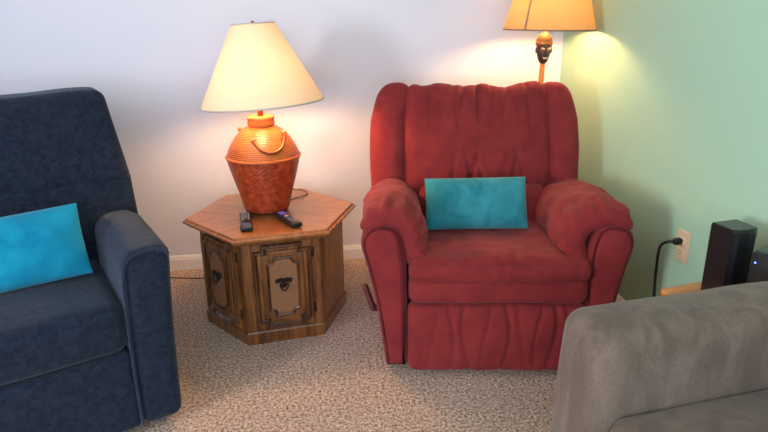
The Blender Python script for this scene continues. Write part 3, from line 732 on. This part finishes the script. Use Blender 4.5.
def head_fn2(p):      # long carved face turned to the room (-y)
    x, y, z = p
    if y < -0.010:
        y += 0.007*gauss(abs(x)-0.013, 0.007)*gauss(z-0.010, 0.008) - 0.012*gauss(x, 0.0055)*gauss(z+0.004, 0.013) - 0.005*gauss(x, 0.012)*gauss(z+0.027, 0.005) - 0.004*gauss(z-0.021, 0.004)
    return hd((x, y, z))
hp_ = [(0.0105,-0.050),(0.013,-0.047),(0.017,-0.042),(0.0205,-0.034),(0.023,-0.026),(0.025,-0.019),(0.0265,-0.012),(0.028,-0.005),(0.029,0.002),(0.0295,0.009),(0.0295,0.016),(0.0295,0.023),(0.029,0.030),(0.027,0.036)]
hv, hf, _ = lathe(hp_, 72)
head = mesh_obj('carved_head', [head_fn2(Vector(p)) for p in hv], hf, M['carved_dark'], fl_)
v, f, _ = lathe([(0.031,0.022),(0.034,0.025),(0.034,0.030),(0.031,0.033),(0.0315,0.040),(0.028,0.052),(0.021,0.062),(0.012,0.068),(0.008,0.072),(0.008,0.078)], 36); cap = mesh_obj('cap', [hd(p) for p in v], f, M['cap_straw'], head); plabel(cap, 'straw coloured cap')
for s in (-1, 1):
    mesh_obj('eye', *xf(rbox(0.0075, 0.003, 0.0036, 0.0028, (3,1,1), 3), lambda p: hd((s*0.0125 + p[0], -0.0250+p[1], 0.009+p[2]+s*p[0]*0.25))), M['bone'], head)
    mesh_obj('ear', *xf(rbox(0.004, 0.006, 0.011, 0.0035, (1,1,2), 3), lambda p: hd((s*0.030 + p[0], p[1], 0.002+p[2]))), M['carved_dark'], head)
mesh_obj('mouth', *xf(rbox(0.0105, 0.003, 0.0028, 0.0024, (3,1,1), 3), lambda p: hd((p[0], -0.0262+p[1]+abs(p[0])*0.25, -0.0275+p[2]))), M['bone'], head)
FT = Matrix.Translation((0.030, 0, 1.222)) @ Matrix.Rotation(math.radians(0.8), 4, 'Y')
FB, FTp, FH = 0.208, 0.128, 0.290
pr = [(FB + (FTp-FB)*i/14, FH*i/14) for i in range(15)]
v, f, _ = lathe(pr, 72, cap=(False, False)); fsh = mesh_obj('lamp_shade', [FT @ Vector(p) for p in v], f, M['tan_shade'], fl_)
for r, z, q in ((FB, 0, 0.003), (FTp, FH, 0.003)):
    mesh_obj('shade_trim', *tube([FT @ Vector((r*math.cos(a*PI/36), r*math.sin(a*PI/36), z)) for a in range(72)], q, 6, True), M['shade_seam'], fsh)
V, F = [], []
for i in range(15):
    r, z = pr[i]
    for da in (-0.024, 0.024):
        a = math.radians(-142)+da; V.append(FT @ Vector(((r+0.0015)*math.cos(a), (r+0.0015)*math.sin(a), z)))
for i in range(14): F.append([2*i, 2*i+1, 2*i+3, 2*i+2])
mesh_obj('shade_lacing', V, F, M['shade_seam'], fsh)
v, f, _ = lathe([(0.007,1.212),(0.007,1.225),(0.011,1.229),(0.011,1.270),(0.009,1.275)], 18, (HX,0)); mesh_obj('socket', v, f, M['brass'], fl_)
v, f, _ = lathe([(0.010,1.275),(0.022,1.288),(0.032,1.312),(0.034,1.330),(0.028,1.352),(0.013,1.366),(0.001,1.369)], 20, (HX,0)); mesh_obj('bulb', v, f, M['bulb_floor'], fl_)
sp = []
for i in range(3):
    a = i*2*PI/3+0.9; sp.append(tube([(HX,0,1.400), FT @ Vector((0.176*math.cos(a), 0.176*math.sin(a), 0.115))], 0.0018, 6))
mesh_obj('shade_spider', *merge(*sp, tube([(HX,0.018,1.24),(HX,0.038,1.32),(HX,0.02,1.395),(HX,0,1.400)], 0.0018, 6)), M['brass'], fsh)

# ------------------------------------------------------------------ outlet, plug and cord on the green wall
ol = thing('wall_outlet', 'ivory double wall outlet on the green wall', 'outlet', (XR, 1.916, 0.467), 0)
mesh_obj('cover_plate', *xf(rbox(0.0035, 0.037, 0.060, 0.003, (1,2,2), 3), lambda p: (p[0]-0.0035, p[1], p[2])), M['ivory'], ol)
for z in (-0.021, 0.021):
    s_ = mesh_obj('socket', *xf(rbox(0.003, 0.0165, 0.0145, 0.0028, (1,2,2), 3), lambda p: (p[0]-0.008, p[1], p[2]+z)), M['ivory'], ol)
    mesh_obj('slot', *merge(box(-0.0112, -0.006, z+0.003, 0.001, 0.002, 0.008, 0.0003), box(-0.0112, 0.006, z+0.003, 0.001, 0.002, 0.008, 0.0003), box(-0.0112, 0, z-0.007, 0.001, 0.004, 0.004, 0.0003)), M['slot'], s_)
mesh_obj('screw', *xf(lathe([(0.003,0),(0.003,0.0015),(0.001,0.002)], 10)[:2], lambda p: (-0.007-p[2], p[0], p[1])), M['brass'], ol)
pc = thing('power_cord', 'black plug and cord hanging from the wall outlet', 'cord', (XR, 1.916, 0.488), 0)
mesh_obj('plug', *xf(rbox(0.016, 0.011, 0.013, 0.008, (3,2,2), 4), lambda p: (p[0]-0.0275, p[1], p[2])), M['black_rubber'], pc)
cp_ = [(-0.042,0,0.0),(-0.060,0.012,-0.004),(-0.060,0.045,-0.030),(-0.050,0.070,-0.075),(-0.045,0.076,-0.14),(-0.045,0.070,-0.22),(-0.045,0.05,-0.32),(-0.055,0.0,-0.42),(-0.09,-0.08,-0.482),(-0.10,-0.20,-0.484)]
mesh_obj('cord', *tube(catmull(cp_, 8), 0.0056, 8), M['black_rubber'], pc)

# ------------------------------------------------------------------ small wooden side table behind the sofa arm, with its speaker and box
SA = 10.5; SO = (1.094, 1.605); SZ = 0.462
st = thing('side_table', 'small honey wood side table between the grey sofa and green wall', 'side table', (SO[0], SO[1], 0), math.radians(SA))
SWD, SDP = 0.235, 0.255
def rrect(x0, x1, y0, y1, r, n=5):
    P = []
    for cx, cy, a0 in ((x1-r,y0+r,-PI/2),(x1-r,y1-r,0),(x0+r,y1-r,PI/2),(x0+r,y0+r,PI)):
        for i in range(n+1): a = a0+i/n*PI/2; P.append((cx+r*math.cos(a), cy+r*math.sin(a)))
    return P
mesh_obj('tabletop', *prism(rrect(0, SWD, -SDP, 0, 0.022), [(0.004,SZ-0.026),(0.0,SZ-0.021),(0.0,SZ-0.006),(0.002,SZ-0.002),(0.006,SZ)]), M['wood_orange'], st)
for x in (0.03, SWD-0.03):
    for y in (-SDP+0.03, -0.03): mesh_obj('leg', *tube([(x,y,0),(x,y,SZ-0.024)], [0.011,0.016], 12), M['wood_orange'], st)
for y in (-0.022, -SDP+0.022): mesh_obj('apron', *box(SWD/2, y, SZ-0.055, SWD-0.05, 0.014, 0.06), M['wood_orange'], st)
spk = thing('speaker', 'tall black speaker standing on the honey wood side table', 'speaker', (1.252, 1.514, SZ), math.radians(9))
spk.scale = (1, 1, 0.95)
def sp_prof(k):   # slightly bowed front (towards -y)
    P = [(-0.046,-0.036),(-0.03,-0.044),(0.0,-0.047),(0.03,-0.044),(0.046,-0.036),(0.046,0.042),(-0.046,0.042)]
    return [(a*k, b*k) for a, b in P]
V, F = [], []; N = 7
for k, z in ((0.96,0.0),(0.985,0.004),(1.0,0.24),(0.985,0.246)):
    for a, b in sp_prof(k): V.append((a, b, z))
for j in range(3):
    for i in range(N): F.append([j*N+i, j*N+(i+1) % N, (j+1)*N+(i+1) % N, (j+1)*N+i])
F += [list(range(N))[::-1], [3*N+i for i in range(N)]]
mesh_obj('cabinet', V, F, M['black_satin'], spk, False)
mesh_obj('top_cap', *prism([Vector(p) for p in sp_prof(0.96)], [(0,0.246),(0,0.249),(0.002,0.250)]), M['glass_dark'], spk, False)
GP = [(-0.040,-0.0395),(-0.03,-0.0465),(0,-0.0500),(0.03,-0.0465),(0.040,-0.0395)]
V = [(a, b, z) for z in (0.012, 0.232) for a, b in GP] + [(a, b+0.006, z) for z in (0.012, 0.232) for a, b in GP]; F = []
for i in range(4):
    F += [[i,i+1,5+i+1,5+i], [10+i,15+i,16+i,11+i], [i,10+i,11+i,i+1], [5+i,6+i,16+i,15+i]]
F += [[0,5,15,10],[4,14,19,9]]
mesh_obj('grille', V, F, M['black_plastic'], spk, False)
bx = thing('media_box', 'black box with blue indicator light at the right edge, beside the speaker', 'electronics', (1.227, 1.402, SZ), math.radians(28))
mesh_obj('case', *shift(rbox(0.050, 0.044, 0.104, 0.004, (1,1,1), 3), (0.050, -0.044, 0.104)), M['black_satin'], bx)
mesh_obj('top_plate', *box(0.050, -0.044, 0.2085, 0.088, 0.076, 0.003, 0.001), M['glass_dark'], bx)
bx.scale = (1, 1, 0.95)
led = mesh_obj('indicator_light', *xf(lathe([(0.0028,0),(0.0028,0.001),(0.001,0.002)], 12)[:2], lambda p: (-p[2]+0.000, -0.012+p[0], 0.178+p[1])), M['led'], bx); plabel(led, 'lit blue indicator')
wc = mesh_obj('speaker_wire', *tube(catmull([(1.300,1.548,0.53),(1.325,1.535,0.56),(1.345,1.50,0.53),(1.350,1.47,0.48),(1.350,1.465,0.4655),(1.335,1.44,0.4655)], 6), 0.0028, 6), M['white_cord'])
tag(wc, 'thin pale wire between the black speaker and the black box', 'wire')
